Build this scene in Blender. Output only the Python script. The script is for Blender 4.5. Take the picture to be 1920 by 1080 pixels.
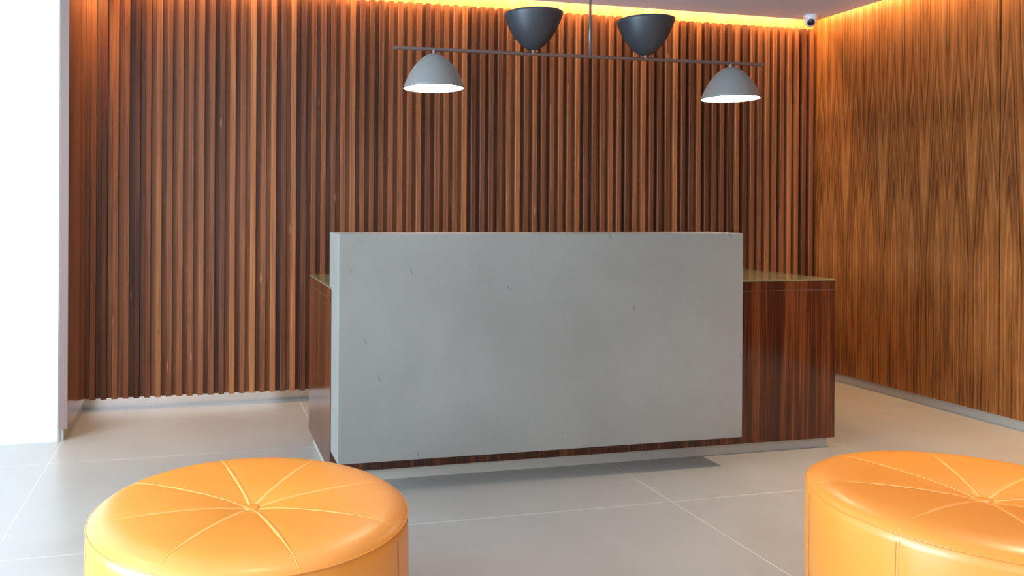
import bpy, bmesh, math, random
from mathutils import Vector, Matrix

for o in list(bpy.data.objects):
    bpy.data.objects.remove(o, do_unlink=True)
S = bpy.context.scene
COL = S.collection
random.seed(7)

# ------------------------------------------------------------------ camera
cam_d = bpy.data.cameras.new('camera')
cam_d.sensor_width = 36.0
cam_d.lens = 1503.6 / 1920 * 36
cam_d.shift_x = (960 - 740) / 1920
cam_d.shift_y = (396.7 - 540) / 1920
cam_d.clip_start = 0.05
cam = bpy.data.objects.new('camera', cam_d)
COL.objects.link(cam)
_r = Vector((0.97267002, -0.23212735, 0.00547005))
_d = Vector((0.00499084, -0.00265167, -0.99998403))
_f = Vector((0.23213815, 0.97268179, -0.00142069))
M = Matrix(((_r.x, -_d.x, -_f.x), (_r.y, -_d.y, -_f.y), (_r.z, -_d.z, -_f.z)))
cam.matrix_world = Matrix.Translation((0, 0, 1.3)) @ M.to_4x4()
S.camera = cam

# ------------------------------------------------------------------ world, exposure, lights
S.view_settings.view_transform = 'Standard'
S.view_settings.look = 'None'
S.view_settings.gamma = 1
S.view_settings.exposure = 0.42
S.view_settings.use_curve_mapping = False
W = bpy.data.worlds.new('daylight')
S.world = W
W.use_nodes = True
W.node_tree.nodes['Background'].inputs[0].default_value = (0.62, 0.8, 1.0, 1)
W.node_tree.nodes['Background'].inputs[1].default_value = 1.0

def area(name, loc, direction, sx, sy, power, color, spread=180, up='Y'):
    l = bpy.data.lights.new(name, 'AREA')
    l.shape = 'RECTANGLE'; l.size = sx; l.size_y = sy
    l.energy = power; l.color = color; l.spread = math.radians(spread)
    o = bpy.data.objects.new(name, l); COL.objects.link(o)
    o.location = loc
    o.rotation_euler = Vector(direction).to_track_quat('-Z', up).to_euler()
    return o

DAY = (0.57, 0.79, 1.0)
WARM = (1.0, 0.80, 0.58)
COVE = (1.0, 0.60, 0.24)
# daylight through the shopfront glazing on the left and behind the camera
area('window_light_left', (-3.75, 1.2, 1.45), (1, 0.0, -0.02), 3.6, 2.3, 480, DAY)
area('window_light_front', (-1.0, -3.7, 1.5), (0, 1, 0), 4.4, 2.3, 78, (0.95, 0.97, 1.0))
# LED strips lying in the ceiling coves
area('cove_strip_back', (1.95, 5.385, 2.90), (0, 0.45, -0.9), 5.4, 0.03, 56, COVE)
area('cove_strip_left', (-0.68, 5.08, 2.90), (-0.45, 0, -0.9), 0.56, 0.03, 12, COVE)
area('cove_strip_right', (4.69, 1.9, 2.90), (0.45, 0, -0.9), 7.0, 0.03, 75, COVE)
# recessed downlights in the ceiling
def downlight(x, y, power, color=WARM, angle=165, r=0.035):
    l = bpy.data.lights.new('downlight_beam', 'SPOT')
    l.energy = power; l.color = color; l.spot_size = math.radians(angle); l.spot_blend = 1.0
    l.shadow_soft_size = r
    o = bpy.data.objects.new('downlight_beam', l); COL.objects.link(o)
    o.location = (x, y, 2.79)
    return o
DOWN = [(0.2, 2.2, 32), (3.75, 2.53, 260, WARM, 105), (-1.6, 3.4, 45), (3.3, 0.2, 20)]
for a in DOWN:
    downlight(*a)

# ------------------------------------------------------------------ helpers
def bm_new(): return bmesh.new()

def box(bm, x0, x1, y0, y1, z0, z1, bev=0.0):
    vs = [bm.verts.new((x, y, z)) for x in (x0, x1) for y in (y0, y1) for z in (z0, z1)]
    fs = []
    for q in ((0, 1, 3, 2), (4, 6, 7, 5), (0, 4, 5, 1), (2, 3, 7, 6), (0, 2, 6, 4), (1, 5, 7, 3)):
        fs.append(bm.faces.new([vs[i] for i in q]))
    if bev > 0:
        es = list({e for f in fs for e in f.edges})
        bmesh.ops.bevel(bm, geom=es, offset=bev, segments=2, affect='EDGES', profile=0.5)
    return fs

def tube(bm, pts, r, n=12, cap=True):
    pts = [Vector(p) for p in pts]
    rings = []
    for i, p in enumerate(pts):
        a = pts[max(i - 1, 0)]; b = pts[min(i + 1, len(pts) - 1)]
        t = (b - a).normalized()
        u = t.cross(Vector((0, 0, 1)))
        if u.length < 1e-3: u = t.cross(Vector((1, 0, 0)))
        u.normalize(); v = t.cross(u)
        rr = r[i] if isinstance(r, (list, tuple)) else r
        rings.append([bm.verts.new(p + rr * (math.cos(2 * math.pi * k / n) * u + math.sin(2 * math.pi * k / n) * v)) for k in range(n)])
    for a, b in zip(rings, rings[1:]):
        for k in range(n):
            bm.faces.new((a[k], a[(k + 1) % n], b[(k + 1) % n], b[k]))
    if cap:
        bm.faces.new(rings[0][::-1]); bm.faces.new(rings[-1])

def lathe(bm, prof, n=96, cx=0, cy=0, closed=False):
    rings = []
    for r, z in prof:
        if r < 1e-6:
            rings.append([bm.verts.new((cx, cy, z))])
        else:
            rings.append([bm.verts.new((cx + r * math.cos(2 * math.pi * k / n), cy + r * math.sin(2 * math.pi * k / n), z)) for k in range(n)])
    prs = list(zip(rings, rings[1:]))
    if closed: prs.append((rings[-1], rings[0]))
    for a, b in prs:
        for k in range(n):
            k2 = (k + 1) % n
            if len(a) == 1 and len(b) == 1: continue
            if len(a) == 1: bm.faces.new((a[0], b[k], b[k2]))
            elif len(b) == 1: bm.faces.new((a[k], b[0], a[k2]))
            else: bm.faces.new((a[k], b[k], b[k2], a[k2]))

def obj(name, bm, mat, parent=None, smooth=False, loc=None):
    bmesh.ops.recalc_face_normals(bm, faces=bm.faces)
    me = bpy.data.meshes.new(name)
    bm.to_mesh(me); bm.free()
    if smooth:
        for p in me.polygons: p.use_smooth = True
    if mat: me.materials.append(mat)
    o = bpy.data.objects.new(name, me)
    COL.objects.link(o)
    if parent: o.parent = parent
    if loc: o.location = loc
    return o

def struct(name, bm, mat, label=None):
    o = obj(name, bm, mat)
    o['kind'] = 'structure'
    if label: o['label'] = label
    return o

def thing(name, label, cat, loc=(0, 0, 0), group=None):
    o = bpy.data.objects.new(name, None); COL.objects.link(o)
    o.empty_display_size = 0.1
    o.location = loc; o['label'] = label; o['category'] = cat
    if group: o['group'] = group
    return o

# ------------------------------------------------------------------ materials
class N:
    """tiny node-tree builder"""
    def __init__(s, name):
        s.m = bpy.data.materials.new(name); s.m.use_nodes = True
        s.t = s.m.node_tree; s.b = s.t.nodes['Principled BSDF']
    def n(s, typ, ins=None, **kw):
        nd = s.t.nodes.new(typ)
        for k, v in kw.items(): setattr(nd, k, v)
        for k, v in (ins or {}).items(): s.set(nd.inputs[k], v)
        return nd
    def set(s, sock, v):
        if isinstance(v, bpy.types.NodeSocket): s.t.links.new(v, sock)
        else: sock.default_value = v
    def math(s, op, a, b=0.0, c=0.0, clamp=False):
        nd = s.n('ShaderNodeMath', operation=op, use_clamp=clamp)
        for i, v in enumerate((a, b, c)): s.set(nd.inputs[i], v)
        return nd.outputs[0]
    def pos(s):
        if not hasattr(s, '_p'):
            tc = s.n('ShaderNodeTexCoord'); s._p = tc.outputs['Object']
            sp = s.n('ShaderNodeSeparateXYZ', {0: s._p}); s._s = sp.outputs
        return s._s
    def vec(s, x, y, z):
        return s.n('ShaderNodeCombineXYZ', {0: x, 1: y, 2: z}).outputs[0]
    def noise(s, vec, scale=1.0, detail=3.0, rough=0.5, dist=0.0, out='Fac'):
        nd = s.n('ShaderNodeTexNoise', {'Vector': vec, 'Scale': scale, 'Detail': detail, 'Roughness': rough, 'Distortion': dist})
        return nd.outputs[out]
    def ramp(s, fac, stops, interp='LINEAR'):
        nd = s.n('ShaderNodeValToRGB', {0: fac}); r = nd.color_ramp; r.interpolation = interp
        while len(r.elements) < len(stops): r.elements.new(0.5)
        for e, (p, c) in zip(r.elements, stops):
            e.position = p; e.color = (*c, 1) if len(c) == 3 else c
        return nd.outputs[0]
    def mix(s, fac, a, b, mode='MIX'):
        nd = s.n('ShaderNodeMix', data_type='RGBA', blend_type=mode)
        s.set(nd.inputs[0], fac)
        for i, v in ((6, a), (7, b)): s.set(nd.inputs[i], (*v, 1) if isinstance(v, tuple) and len(v) == 3 else v)
        return nd.outputs[2]
    def bump(s, h, strength=0.2, dist=0.002):
        nd = s.n('ShaderNodeBump', {'Height': h, 'Strength': strength, 'Distance': dist})
        s.t.links.new(nd.outputs[0], s.b.inputs['Normal'])
    def out(s, color=None, rough=None, **kw):
        if color is not None: s.set(s.b.inputs['Base Color'], (*color, 1) if isinstance(color, tuple) and len(color) == 3 else color)
        if rough is not None: s.set(s.b.inputs['Roughness'], rough)
        for k, v in kw.items(): s.set(s.b.inputs[k.replace('_', ' ')], v)
        return s.m

PITCH, X0 = 0.0673, -0.703

def m_plain(name, color, rough=0.5, **kw):
    return N(name).out(color, rough, **kw)

def m_slat():
    g = N('slat_walnut'); P = g.pos()
    u = g.math('DIVIDE', g.math('SUBTRACT', P[0], X0 - PITCH + 0.0368), PITCH)
    idn = g.math('FLOOR', u)
    wn = g.n('ShaderNodeTexWhiteNoise', {'W': idn}, noise_dimensions='1D')
    rnd = g.n('ShaderNodeSeparateColor', {0: wn.outputs['Color']}).outputs
    off = g.math('MULTIPLY', wn.outputs['Value'], 37.0)
    # long vertical grain, shifted per board
    v1 = g.vec(g.math('MULTIPLY', P[0], 55.0), g.math('ADD', g.math('MULTIPLY', P[1], 40.0), off), g.math('ADD', g.math('MULTIPLY', P[2], 1.1), off))
    n1 = g.noise(v1, 1.0, 4, 0.6, 0.8)
    v2 = g.vec(g.math('MULTIPLY', P[0], 260.0), g.math('MULTIPLY', P[1], 200.0), g.math('ADD', g.math('MULTIPLY', P[2], 4.0), off))
    n2 = g.noise(v2, 1.0, 3, 0.6, 0.3)
    v3 = g.vec(g.math('MULTIPLY', P[0], 20.0), off, g.math('ADD', g.math('MULTIPLY', P[2], 2.6), off))
    n3 = g.noise(v3, 1.0, 5, 0.6, 1.5)
    t = g.math('ADD', g.math('MULTIPLY', rnd[0], 0.60), g.math('MULTIPLY_ADD', n1, 1.1, -0.29))
    t = g.math('ADD', t, g.math('MULTIPLY', g.math('SUBTRACT', n2, 0.5), 0.22))
    c = g.ramp(t, [(0.08, (0.055, 0.017, 0.008)), (0.34, (0.116, 0.037, 0.015)), (0.58, (0.20, 0.065, 0.024)), (0.84, (0.31, 0.108, 0.038)), (1.0, (0.42, 0.165, 0.056))])
    dark = g.ramp(n3, [(0.24, (1, 1, 1)), (0.38, (0, 0, 0))])
    c = g.mix(g.math('MULTIPLY', dark, 0.55), c, (0.055, 0.026, 0.018))
    # small knots
    vo = g.n('ShaderNodeTexVoronoi', {'Vector': g.vec(g.math('MULTIPLY', P[0], 11.0), off, g.math('MULTIPLY', P[2], 1.6)), 'Scale': 1.0})
    kn = g.ramp(vo.outputs['Distance'], [(0.03, (1, 1, 1)), (0.07, (0, 0, 0))])
    c = g.mix(g.math('MULTIPLY', kn, 0.6), c, (0.5, 0.24, 0.15))
    g.bump(n2, 0.15, 0.001)
    return g.out(c, 0.45, Specular_IOR_Level=0.28)

def m_veneer(name, axis, z_shift=0.0, origin=4.9655, tone=0.0):
    """book-matched walnut veneer: mirrored leaves 0.1713 m wide with cathedral figure"""
    g = N(name); P = g.pos()
    a = P[axis]
    q = g.math('DIVIDE', g.math('SUBTRACT', a, origin), 0.1713)
    u = g.math('PINGPONG', q, 1.0)                       # 0..1 mirrored leaf
    z = P[2]
    wob = g.noise(g.vec(g.math('MULTIPLY', u, 2.0), 3.3, g.math('MULTIPLY', z, 1.3)), 1.0, 3, 0.5)
    du = g.math('SUBTRACT', u, 0.42)
    du = g.math('ADD', du, g.math('MULTIPLY', g.math('SUBTRACT', wob, 0.5), 0.22))
    r = g.math('SQRT', g.math('ADD', g.math('MULTIPLY', g.math('MULTIPLY', du, du), 1.0), 0.0022))
    # slope term: arches crowd between 1.3 m and 2.2 m, grain runs straight below
    sm = g.n('ShaderNodeMapRange', {0: z, 1: 0.9, 2: 2.6, 3: 0.0, 4: 1.0}, interpolation_type='SMOOTHSTEP').outputs[0]
    F = g.math('ADD', r, g.math('MULTIPLY', sm, 0.44))
    w2 = g.noise(g.vec(g.math('MULTIPLY', u, 9.0), 1.7, g.math('MULTIPLY', z, 2.6)), 1.0, 4, 0.55, 0.4)
    F = g.math('ADD', F, g.math('MULTIPLY', w2, 0.035))
    ring = g.noise(g.vec(g.math('MULTIPLY', F, 13.0), 0.0, 0.0), 1.0, 3, 0.6)
    # straight pores, following each leaf
    fine = g.noise(g.vec(g.math('MULTIPLY', u, 60.0), 7.7, g.math('MULTIPLY', z, 2.2)), 1.0, 4, 0.7, 0.2)
    broad = g.noise(g.vec(g.math('MULTIPLY', a, 3.0), 5.1, g.math('MULTIPLY', z, 0.6)), 1.0, 2, 0.5)
    str_ = g.noise(g.vec(g.math('MULTIPLY', a, 26.0), 2.2, g.math('MULTIPLY', z, 2.0)), 1.0, 4, 0.6, 0.5)
    blot = g.noise(g.vec(g.math('MULTIPLY', u, 1.6), 9.1, g.math('MULTIPLY', z, 1.7)), 1.0, 4, 0.55, 0.3)
    low = g.n('ShaderNodeMapRange', {0: z, 1: 1.5, 2: 0.8, 3: 0.0, 4: 1.0}, interpolation_type='SMOOTHSTEP').outputs[0]
    t = g.math('ADD', g.math('MULTIPLY_ADD', ring, 2.0, -0.58), g.math('MULTIPLY', g.math('SUBTRACT', fine, 0.5), 0.6))
    t = g.math('ADD', t, g.math('MULTIPLY', g.math('MULTIPLY', g.math('SUBTRACT', str_, 0.5), 0.9), low))
    t = g.math('ADD', t, g.math('MULTIPLY', g.math('SUBTRACT', broad, 0.5), 0.25))
    t = g.math('ADD', t, g.math('MULTIPLY', g.math('SUBTRACT', blot, 0.5), 0.9))
    c = g.ramp(t, [(0.05, (0.06, 0.016, 0.003)), (0.28, (0.16, 0.050, 0.011)), (0.48, (0.26, 0.088, 0.020)), (0.72, (0.345, 0.126, 0.034)), (1.0, (0.50, 0.21, 0.07))])
    g.bump(fine, 0.08, 0.001)
    return g.out(c, 0.38, Specular_IOR_Level=0.4)

def m_walnut(name, cols, rough=0.3, sx=9.0):
    g = N(name); P = g.pos()
    s = g.math('ADD', P[0], g.math('MULTIPLY', P[1], 1.0))
    n1 = g.noise(g.vec(g.math('MULTIPLY', s, sx), 0.0, g.math('MULTIPLY', P[2], 0.45)), 1.0, 4, 0.6, 0.5)
    n2 = g.noise(g.vec(g.math('MULTIPLY', s, 110.0), 4.0, g.math('MULTIPLY', P[2], 1.6)), 1.0, 4, 0.65, 0.2)
    t = g.math('ADD', g.math('MULTIPLY', n1, 0.85), g.math('MULTIPLY_ADD', n2, 0.7, -0.25))
    c = g.ramp(t, [(0.32, cols[0]), (0.52, cols[1]), (0.74, cols[2])])
    g.bump(n2, 0.05, 0.0006)
    return g.out(c, rough, Specular_IOR_Level=0.5)

def m_floor():
    g = N('porcelain_tile'); P = g.pos()
    def grid(c, o, p):
        fr = g.math('FRACT', g.math('DIVIDE', g.math('SUBTRACT', c, o - 100 * p), p))
        d = g.math('MULTIPLY', g.math('MINIMUM', fr, g.math('SUBTRACT', 1.0, fr)), p)
        return g.math('LESS_THAN', d, 0.0017)
    joint = g.math('MAXIMUM', grid(P[0], 0.645, 1.4065), grid(P[1], 3.209, 1.171))
    n = g.noise(g._p, 1.4, 6, 0.6, 0.3)
    n2 = g.noise(g._p, 14.0, 5, 0.65, 0.6)
    t = g.math('ADD', g.math('MULTIPLY', n, 0.7), g.math('MULTIPLY', n2, 0.3))
    c = g.ramp(t, [(0.3, (0.34, 0.30, 0.25)), (0.7, (0.40, 0.36, 0.305))])
    c = g.mix(joint, c, (0.60, 0.56, 0.49))
    ro = g.math('ADD', g.math('MULTIPLY', n2, 0.12), 0.27)
    ro = g.math('ADD', ro, g.math('MULTIPLY', joint, 0.4))
    g.bump(g.math('SUBTRACT', 1.0, joint), 0.15, 0.001)
    return g.out(c, ro, Specular_IOR_Level=0.5)

def m_stone():
    g = N('honed_concrete'); P = g.pos()
    n = g.noise(g._p, 1.7, 5, 0.55, 0.4)
    n2 = g.noise(g._p, 60.0, 4, 0.6)
    t = g.math('ADD', g.math('MULTIPLY', n, 0.8), g.math('MULTIPLY', n2, 0.2))
    c = g.ramp(t, [(0.3, (0.195, 0.183, 0.155)), (0.7, (0.240, 0.228, 0.198))])
    # short slanting hairline pits and a few white specks
    vv = g.vec(g.math('ADD', g.math('MULTIPLY', P[0], 18.0), g.math('MULTIPLY', P[2], 7.0)), 0.0, g.math('MULTIPLY', P[2], 5.5))
    vo = g.n('ShaderNodeTexVoronoi', {'Vector': vv, 'Scale': 1.0, 'Randomness': 1.0})
    sel = g.math('GREATER_THAN', g.n('ShaderNodeSeparateColor', {0: vo.outputs['Color']}).outputs[0], 0.66)
    pit = g.math('MULTIPLY', g.ramp(vo.outputs['Distance'], [(0.05, (1, 1, 1)), (0.11, (0, 0, 0))]), sel)
    c = g.mix(g.math('MULTIPLY', pit, 0.6), c, (0.10, 0.10, 0.10))
    vo2 = g.n('ShaderNodeTexVoronoi', {'Vector': g._p, 'Scale': 9.0})
    sel2 = g.math('GREATER_THAN', g.n('ShaderNodeSeparateColor', {0: vo2.outputs['Color']}).outputs[1], 0.82)
    sp = g.math('MULTIPLY', g.ramp(vo2.outputs['Distance'], [(0.018, (1, 1, 1)), (0.035, (0, 0, 0))]), sel2)
    c = g.mix(sp, c, (0.6, 0.62, 0.62))
    g.bump(g.math('SUBTRACT', n2, pit), 0.1, 0.001)
    return g.out(c, 0.5, Specular_IOR_Level=0.35)

def m_leather():
    g = N('tan_leather'); P = g.pos()
    n = g.noise(g._p, 3.0, 3, 0.5)
    c = g.ramp(n, [(0.3, (0.74, 0.245, 0.026)), (0.7, (0.80, 0.28, 0.036))])
    vo = g.n('ShaderNodeTexVoronoi', {'Vector': g._p, 'Scale': 420.0}, feature='DISTANCE_TO_EDGE')
    g.bump(g.math('MINIMUM', vo.outputs[0], 0.15), 0.05, 0.0006)
    return g.out(c, 0.38, Specular_IOR_Level=0.6, Coat_Weight=0.25, Coat_Roughness=0.25)

MSLAT = m_slat()
MVEN = m_veneer('right_wall_veneer', 1)
MBACK = m_walnut('upper_panel_walnut', [(0.20, 0.085, 0.035), (0.32, 0.15, 0.06), (0.46, 0.24, 0.10)], 0.4, 14)
MSIDE = m_walnut('side_panel_walnut', [(0.16, 0.06, 0.035), (0.22, 0.088, 0.046), (0.27, 0.115, 0.06)], 0.13, 12)
MDESK = m_walnut('desk_walnut', [(0.016, 0.002, 0.001), (0.050, 0.0085, 0.002), (0.17, 0.045, 0.012)], 0.13, 16)
MFLOOR = m_floor()
MSTONE = m_stone()
MLEATHER = m_leather()
MSEAM = m_plain('leather_seam', (0.85, 0.34, 0.070), 0.42)
MSTITCH = m_plain('stitching', (0.42, 0.15, 0.03), 0.6)
MWHITE = m_plain('white_paint', (0.86, 0.85, 0.83), 0.6)
MCEIL = m_plain('ceiling_paint', (0.68, 0.74, 0.86), 0.7)
MSTEEL = m_plain('polished_steel', (0.72, 0.70, 0.67), 0.12, Metallic=1.0)
MPLINTH = m_plain('plinth_laminate', (0.43, 0.385, 0.32), 0.3)
MKICK = m_plain('brushed_steel', (0.60, 0.57, 0.53), 0.28, Metallic=1.0)
MBRONZE = m_plain('bronze_metal', (0.19, 0.125, 0.105), 0.38, Metallic=0.6)
MGREYP = m_plain('grey_lacquer', (0.175, 0.165, 0.150), 0.5)
MCHAR = m_plain('charcoal_lacquer', (0.028, 0.031, 0.037), 0.42)
MDARK = m_plain('dark_gap', (0.02, 0.012, 0.008), 0.8)
def m_emit(name, color, strength):
    g = N(name); g.out((0.9, 0.9, 0.9), 0.5)
    g.b.inputs['Emission Color'].default_value = (*color, 1)
    g.b.inputs['Emission Strength'].default_value = strength
    return g.m
MGLOW = m_emit('lit_diffuser', (1.0, 0.86, 0.70), 22.0)
MGLOW2 = m_emit('lit_bowl_diffuser', (1.0, 0.70, 0.40), 2.0)
def m_glass():
    g = N('green_glass')
    g.out((0.17, 0.155, 0.075), 0.12, Specular_IOR_Level=0.4)
    return g.m
MGLASS = m_glass()
MGEDGE = m_plain('glass_edge', (0.30, 0.52, 0.32), 0.1)

# ------------------------------------------------------------------ setting
XR, YB, YBACK, ZC, ZS = 4.749, 5.4325, 5.475, 2.807, 0.077
XL, YL = -0.734, 4.786
XW0, YF = -3.6, -3.4

bm = bm_new(); box(bm, XW0 - .1, XR + .15, YF - .1, 5.6, -0.1, 0.0)
floor = struct('floor', bm, MFLOOR)

bm = bm_new()
box(bm, XL, 4.67, YF, YL, ZC, ZC + 0.05)
box(bm, XL + 0.08, 4.67, YL, 5.35, ZC, ZC + 0.05)
box(bm, XW0, XL, YF, YL, ZC, ZC + 0.05)
box(bm, XW0 - .1, XR + .15, YF - .1, 5.7, 3.02, 3.12)          # soffit above the light coves
ceiling = struct('ceiling', bm, MCEIL)

# back wall: plain veneered panel, recessed steel plinth and slatted cladding
bm = bm_new(); box(bm, -0.9, XR + .15, YBACK, 5.6, ZS, 3.02)
wall_back = struct('wall_back', bm, MBACK)
bm = bm_new()
n_sl = 81
c = 0.0025
YR = YB + 0.037                                   # the rebated half of each board
rnd = random.Random(3)
for i in range(-1, n_sl):
    x0 = X0 + i * PITCH; x1 = x0 + 0.0355; xg = x0 - PITCH + 0.0355 + 0.0028
    if i < 0: continue
    xg = max(xg, XL + 0.0005)
    j = rnd.uniform(-0.0008, 0.0008)
    ring = [(xg, YBACK), (xg, YR), (x0 - .0005, YR), (x0, YB + c + j), (x0 + c, YB + j), (x1 - c, YB + j), (x1, YB + c + j), (x1, YBACK)]
    lo = [bm.verts.new((x, y, ZS - 0.001)) for x, y in ring]
    hi = [bm.verts.new((x, y, 2.757)) for x, y in ring]
    for k in range(7): bm.faces.new((lo[k], lo[k + 1], hi[k + 1], hi[k]))
    bm.faces.new(lo[::-1]); bm.faces.new(hi)
box(bm, X0 + 80 * PITCH + 0.0385, XR - 0.001, YR, YBACK, ZS, 2.757)
o = obj('slat_cladding', bm, MSLAT, wall_back)
o['label'] = 'vertical walnut slats covering the wall'
bm = bm_new(); box(bm, -0.76, XR + .1, 5.513, 5.6, 0.0, ZS)
struct('baseboard_back', bm, MSTEEL)

# right wall
bm = bm_new()
SEAM = 3.921
box(bm, XR, XR + .12, SEAM + 0.005, YBACK, 0.065, 3.02)
box(bm, XR, XR + .12, YF, SEAM - 0.005, 0.065, 3.02)
wall_right = struct('wall_right', bm, MVEN)
bm = bm_new(); box(bm, XR + 0.012, XR + .1, SEAM - 0.005, SEAM + 0.005, 0.065, 3.02)
obj('panel_joint', bm, MDARK, wall_right)
bm = bm_new(); box(bm, XR + 0.03, XR + .1, YF, 5.513, 0.0, 0.065)
struct('baseboard_right', bm, MPLINTH)

# side panel of the alcove, its plinth, and the white wall
bm = bm_new(); box(bm, -0.776, XL, YL, YBACK, 0.068, 3.02, 0.0015)
walv = struct('wall_alcove', bm, MSIDE)
bm = bm_new(); box(bm, -0.7765, XL + .0005, YL - 0.0015, YL, 0.068, 3.0)
o = obj('edge_band', bm, m_plain('edge_banding', (0.20, 0.125, 0.10), 0.4), walv); o['label'] = 'paler wooden edge strip'
bm = bm_new(); box(bm, -0.776, -0.757, YL + 0.02, 5.513, 0.0, 0.068)
struct('baseboard_alcove', bm, MPLINTH)
bm = bm_new()
box(bm, XW0, -0.784, YL, 4.95, 0.0, 3.02)
box(bm, -0.784, -0.7765, YL + 0.012, 4.95, 0.0, 3.02)
struct('wall_left_white', bm, MWHITE)
# glazed left wall and shopfront behind the camera
bm = bm_new()
box(bm, XW0 - .1, XW0, YF, 4.95, 0, 0.25); box(bm, XW0 - .1, XW0, YF, 4.95, 2.6, 3.02)
box(bm, XW0 - .1, XW0, 3.1, 4.95, 0.25, 2.6); box(bm, XW0 - .1, XW0, YF, -0.5, 0.25, 2.6)
struct('wall_left', bm, MWHITE)
bm = bm_new()
for y in (-0.5, 0.7, 1.9, 3.04):
    box(bm, XW0 - .07, XW0 - .02, y, y + 0.06, 0.25, 2.6)
for z in (0.25, 2.55):
    box(bm, XW0 - .07, XW0 - .02, -0.44, 3.04, z, z + 0.05)
struct('window_1', bm, MBRONZE)
bm = bm_new()
box(bm, XW0 - .1, -3.2, YF - .1, YF, 0, 3.02); box(bm, 1.2, XR + .1, YF - .1, YF, 0, 3.02)
box(bm, -3.2, 1.2, YF - .1, YF, 2.6, 3.02); box(bm, -3.2, 1.2, YF - .1, YF, 0, 0.25)
struct('wall_front', bm, MWHITE)
bm = bm_new()
for x in (-3.2, -1.75, -0.3, 1.14):
    box(bm, x, x + 0.06, YF - .07, YF - .02, 0.25, 2.6)
for z in (0.25, 2.55):
    box(bm, -3.14, 1.14, YF - .07, YF - .02, z, z + 0.05)
struct('window_2', bm, MBRONZE)

# ------------------------------------------------------------------ reception desk
desk = thing('reception_desk', 'reception desk with a thick grey stone slab on a dark red walnut body', 'desk', (1.99, 4.12, 0))
DX, DY = 1.99, 4.12
def dobj(name, bm, mat, parent=desk, smooth=False):
    bmesh.ops.translate(bm, verts=bm.verts, vec=(-DX, -DY, 0))
    return obj(name, bm, mat, parent, smooth)
X1, X2, Y1, Y2 = 0.585, 3.394, 3.738, 4.515
bm = bm_new(); box(bm, X1, X2, Y1, Y2, 0.062, 0.875, 0.0012); dobj('body', bm, MDESK)
bm = bm_new(); box(bm, X1 + .004, X2 - .004, Y1 + .004, Y2 - .004, 0.875, 0.879); dobj('shadow_gap', bm, m_plain('joint_strip', (0.22, 0.10, 0.065), 0.4))
bm = bm_new()
box(bm, X1, X2, Y1, Y1 + 0.02, 0.879, 0.926, 0.0012)
box(bm, X1, X2, Y2 - 0.02, Y2, 0.879, 0.926, 0.0012)
box(bm, X1, X1 + 0.02, Y1 + .02, Y2 - .02, 0.879, 0.926)
box(bm, X2 - 0.02, X2, Y1 + .02, Y2 - .02, 0.879, 0.926)
dobj('top_rail', bm, MDESK)
bm = bm_new(); box(bm, X1 + .02, X2 - .02, Y1 + .02, Y2 - .02, 0.9, 0.926); dobj('inner_top', bm, MDARK)
bm = bm_new(); box(bm, X1 + .001, X2 - .001, Y1 + .001, Y2 - .001, 0.927, 0.936, 0.001)
gt = dobj('glass_top', bm, MGLASS); gt['label'] = 'green tinted glass counter top'
bm = bm_new(); box(bm, X1 + .02, X2 - .015, Y1 + .04, Y2 - .04, 0.0, 0.062)
k = dobj('kick_plate', bm, MPLINTH); k['label'] = 'recessed pale grey kick plate'
bm = bm_new(); box(bm, 0.589, 2.659, 3.538, 3.80, 0.162, 1.194, 0.0025)
st = dobj('stone_slab', bm, MSTONE); st['label'] = 'thick grey stone front slab rising above the counter'

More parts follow.
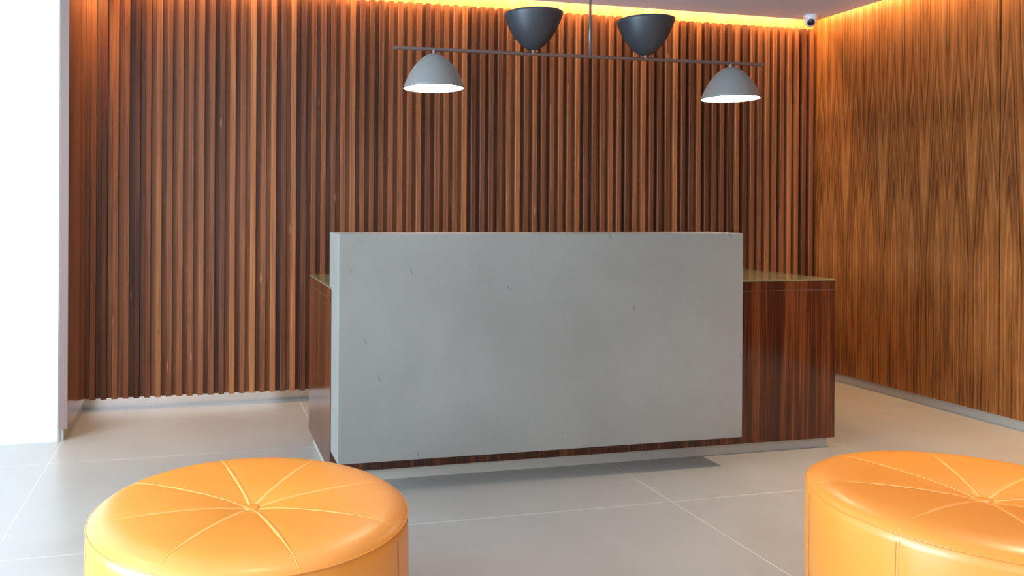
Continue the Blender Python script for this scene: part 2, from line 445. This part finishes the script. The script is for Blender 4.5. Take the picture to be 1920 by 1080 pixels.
# ------------------------------------------------------------------ ottomans
def ottoman(cx, cy, R, a0, label):
    t = thing('ottoman', label, 'ottoman', (cx, cy, 0), 'round leather ottomans in front of the desk')
    k = R / 0.456
    # side drum
    bm = bm_new()
    prof = [(0, 0.02), (0.44, 0.02), (0.452, 0.03), (0.458, 0.08), (0.461, 0.2), (0.461, 0.32), (0.459, 0.39), (0.4555, 0.4165), (0.45, 0.420), (0.0, 0.400)]
    lathe(bm, [(r * k, z) for r, z in prof], 128)
    for v in bm.verts:
        r = math.hypot(v.co.x, v.co.y)
        if r > 0.3 * k and v.co.z > 0.02:
            th = math.atan2(v.co.y, v.co.x) - math.radians(a0)
            s = abs(math.sin(4 * th))
            f = 1 - 0.006 * (1 - min(1, s * 6)) * (v.co.z < 0.41)
            v.co.x *= f; v.co.y *= f
    obj('side_panel', bm, MLEATHER, t, True)
    # cushion top, puffed between the eight seams
    def topz(r, th):
        q = r / k
        pts = [(0, .421), (.03, .426), (.08, .436), (.16, .445), (.26, .4505), (.34, .4505), (.39, .448), (.42, .4425), (.44, .4345), (.452, .4255), (.4565, .4205)]
        for (ra, za), (rb, zb) in zip(pts, pts[1:]):
            if q <= rb + 1e-9:
                u = (q - ra) / (rb - ra); z = za + (zb - za) * u; break
        else: z = pts[-1][1]
        s = abs(math.sin(4 * (th - math.radians(a0))))
        return z - 0.0022 * (1 - s) ** 3 * math.sin(math.pi * min(1, q / .456)) ** .6 if q < .456 else z
    bm = bm_new(); nseg = 192
    rs = [.016, .03, .05, .08, .12, .16, .2, .24, .28, .31, .34, .365, .39, .407, .42, .431, .44, .447, .452, .4555, .4565]
    prev = None
    for q in rs:
        ring = []
        for i in range(nseg):
            th = 2 * math.pi * i / nseg; r = q * k
            ring.append(bm.verts.new((r * math.cos(th), r * math.sin(th), topz(r, th))))
        if prev:
            for i in range(nseg): bm.faces.new((prev[i], ring[i], ring[(i + 1) % nseg], prev[(i + 1) % nseg]))
        else:
            bm.faces.new(ring[::-1])
        prev = ring
    # fold the rim down behind the piping
    ring = [bm.verts.new((v.co.x * .985, v.co.y * .985, .412)) for v in prev]
    for i in range(nseg): bm.faces.new((prev[i], ring[i], ring[(i + 1) % nseg], prev[(i + 1) % nseg]))
    obj('cushion_top', bm, MLEATHER, t, True)
    # piping ring
    bm = bm_new()
    lathe(bm, [(R + .0015 + .0022 * math.cos(a * math.pi / 4), .4195 + .0022 * math.sin(a * math.pi / 4)) for a in range(8)], 160, closed=True)
    p = obj('piping', bm, MLEATHER, t, True)
    # button
    bm = bm_new()
    lathe(bm, [(0, .4285), (.012, .4285), (.019, .4278), (.0225, .4258), (.0222, .4205), (0, .4205)], 40)
    obj('button', bm, MLEATHER, t, True)
    for j in range(8):
        th = math.radians(a0 + 45 * j)
        d = Vector((math.cos(th), math.sin(th), 0)); nrm = Vector((-d.y, d.x, 0))
        bm = bm_new()
        # flat felled band over the top, narrowing to a fine seam at the rim
        prev = None; m = 40
        for i in range(m + 1):
            q = .02 + (.4565 - .02) * i / m
            w = .0062 if q < .27 else max(.0012, .0062 * (1 - (q - .27) / .15))
            hgt = .0013 if q < .30 else .0007
            cs = []
            for (s, h) in ((-1.25, -.002), (-1, hgt * .8), (0, hgt), (1, hgt * .8), (1.25, -.002)):
                pt = d * (q * k) + nrm * (s * w)
                pt.z = topz(q * k, th) + h
                cs.append(bm.verts.new(pt))
            if prev:
                for a in range(4): bm.faces.new((prev[a], cs[a], cs[a + 1], prev[a + 1]))
            prev = cs
        sm = obj('top_seam', bm, MSEAM, t, True)
        bm = bm_new()
        pr = [(0.416, .4555), (.39, .459), (.32, .461), (.2, .461), (.08, .458), (.03, .452)]
        for s in (-.0042, .0042):
            tube(bm, [d * (r * k * .994 + .0006) + nrm * s + Vector((0, 0, z)) for z, r in pr], .0009, 6)
        obj('side_stitching', bm, MSTITCH, t, True)
    bm = bm_new(); lathe(bm, [(0, 0), (.42 * k, 0), (.42 * k, .021), (0, .021)], 64)
    obj('base', bm, MDARK, t)
    return t

ottoman(0.144, 2.388, 0.456, 11.0, 'round orange leather ottoman in the left foreground, whole top in view')
ottoman(2.325, 1.963, 0.484, 17.0, 'round orange leather ottoman in the right corner of the foreground, cut by the photo edge')

# ------------------------------------------------------------------ pendant light
PX, PY, PZ = 2.017, 3.95, 2.131
pend = thing('pendant_light', 'bronze bar pendant light above the desk with two grey shades and two black bowls', 'pendant light', (PX, PY, 2.807))
def pobj(name, bm, mat, parent=pend, smooth=False):
    bmesh.ops.translate(bm, verts=bm.verts, vec=(-PX, -PY, -2.807))
    return obj(name, bm, mat, parent, smooth)
bm = bm_new(); tube(bm, [(0.932, PY, 2.124), (3.102, PY, 2.139)], 0.0095, 16); pobj('bar', bm, MBRONZE, smooth=False)
bm = bm_new(); tube(bm, [(PX, PY, 2.125), (PX, PY, 2.30), (PX, PY, 2.34), (PX, PY, 2.80)], [0.0105, 0.0095, 0.0065, 0.006], 16); pobj('rod', bm, MBRONZE, smooth=True)
bm = bm_new(); lathe(bm, [(0, 2.775), (.05, 2.775), (.06, 2.782), (.06, 2.807), (0, 2.807)], 40, PX, PY); pobj('canopy', bm, MBRONZE)
PROF = [(.0, .0), (.10, .0), (.16, .015), (.24, .045), (.36, .11), (.50, .22), (.63, .35), (.75, .50), (.845, .66), (.92, .81), (.97, .92), (1.0, 1.0)]
def shade(x, down, R, H, mat, glow, label):
    zb = 2.131 + (x - PX) * 0.0069
    s = -1 if down else 1
    z0 = zb + s * 0.021
    outer = [(r * R, z0 + s * h * H) for r, h in PROF]
    inner = [(max(0, r * R - .004), z0 + s * (h * H + (.004 if h < .9 else 0))) for r, h in PROF][::-1]
    inner[-1] = (0, z0 + s * .004)
    bm = bm_new(); lathe(bm, outer + inner, 72, x, PY)
    sh = pobj('shade', bm, mat, smooth=True); sh['label'] = label
    bm = bm_new(); tube(bm, [(x, PY, zb), (x, PY, z0 + s * .006)], .011, 16); pobj('stem', bm, MBRONZE, sh)
    # diffuser disc set just inside the rim
    zd = z0 + s * H * (0.985 if down else 0.80); rd = R * (0.985 if down else 0.88)
    bm = bm_new(); lathe(bm, [(0, zd), (rd - .002, zd), (rd - .002, zd - s * .006), (0, zd - s * .006)], 64, x, PY)
    pobj('diffuser', bm, glow, sh)
    return sh
shade(1.145, True, 0.158, 0.180, MGREYP, MGLOW, 'grey shade pointing down at the left end of the bar')
shade(2.880, True, 0.158, 0.180, MGREYP, MGLOW, 'grey shade pointing down at the right end of the bar')
shade(1.690, False, 0.155, 0.192, MCHAR, MGLOW2, 'black bowl pointing up, left of the rod')
shade(2.348, False, 0.155, 0.192, MCHAR, MGLOW2, 'black bowl pointing up, right of the rod')

# ------------------------------------------------------------------ security camera on the ceiling edge
CX, CY = 4.50, 5.22
sec = thing('security_camera', 'small white dome security camera under the ceiling corner', 'security camera', (CX, CY, 2.807))
MPLAST = m_plain('white_plastic', (0.78, 0.80, 0.80), 0.35)
MLENS = m_plain('black_lens', (0.008, 0.008, 0.012), 0.08)
bm = bm_new(); lathe(bm, [(0, 0), (.046, 0), (.048, -.004), (.047, -.028), (.044, -.034), (0, -.034)], 48)
obj('base', bm, MPLAST, sec, True)
bm = bm_new()
bmesh.ops.create_uvsphere(bm, u_segments=40, v_segments=24, radius=.0425)
bmesh.ops.translate(bm, verts=bm.verts, vec=(0, 0, -.046))
ball = obj('ball', bm, MPLAST, sec, True)
bm = bm_new()
aim = Vector((-0.52, -0.75, -0.42)).normalized()
q = aim.to_track_quat('Z', 'Y').to_matrix().to_4x4()
lathe(bm, [(0, .0445), (.019, .0425), (.0245, .0395), (.026, .035), (0, .033)], 40)
bmesh.ops.transform(bm, matrix=Matrix.Translation((0, 0, -.046)) @ q, verts=bm.verts)
obj('lens', bm, MLENS, ball, True)

# recessed downlight trims in the ceiling
for x, y in [a[:2] for a in DOWN]:
    bm = bm_new(); lathe(bm, [(.05, ZC - .0005), (.062, ZC - .0005), (.062, ZC - .006), (.05, ZC - .006)], 40, x, y, closed=True)
    obj('downlight_trim', bm, MWHITE, ceiling)
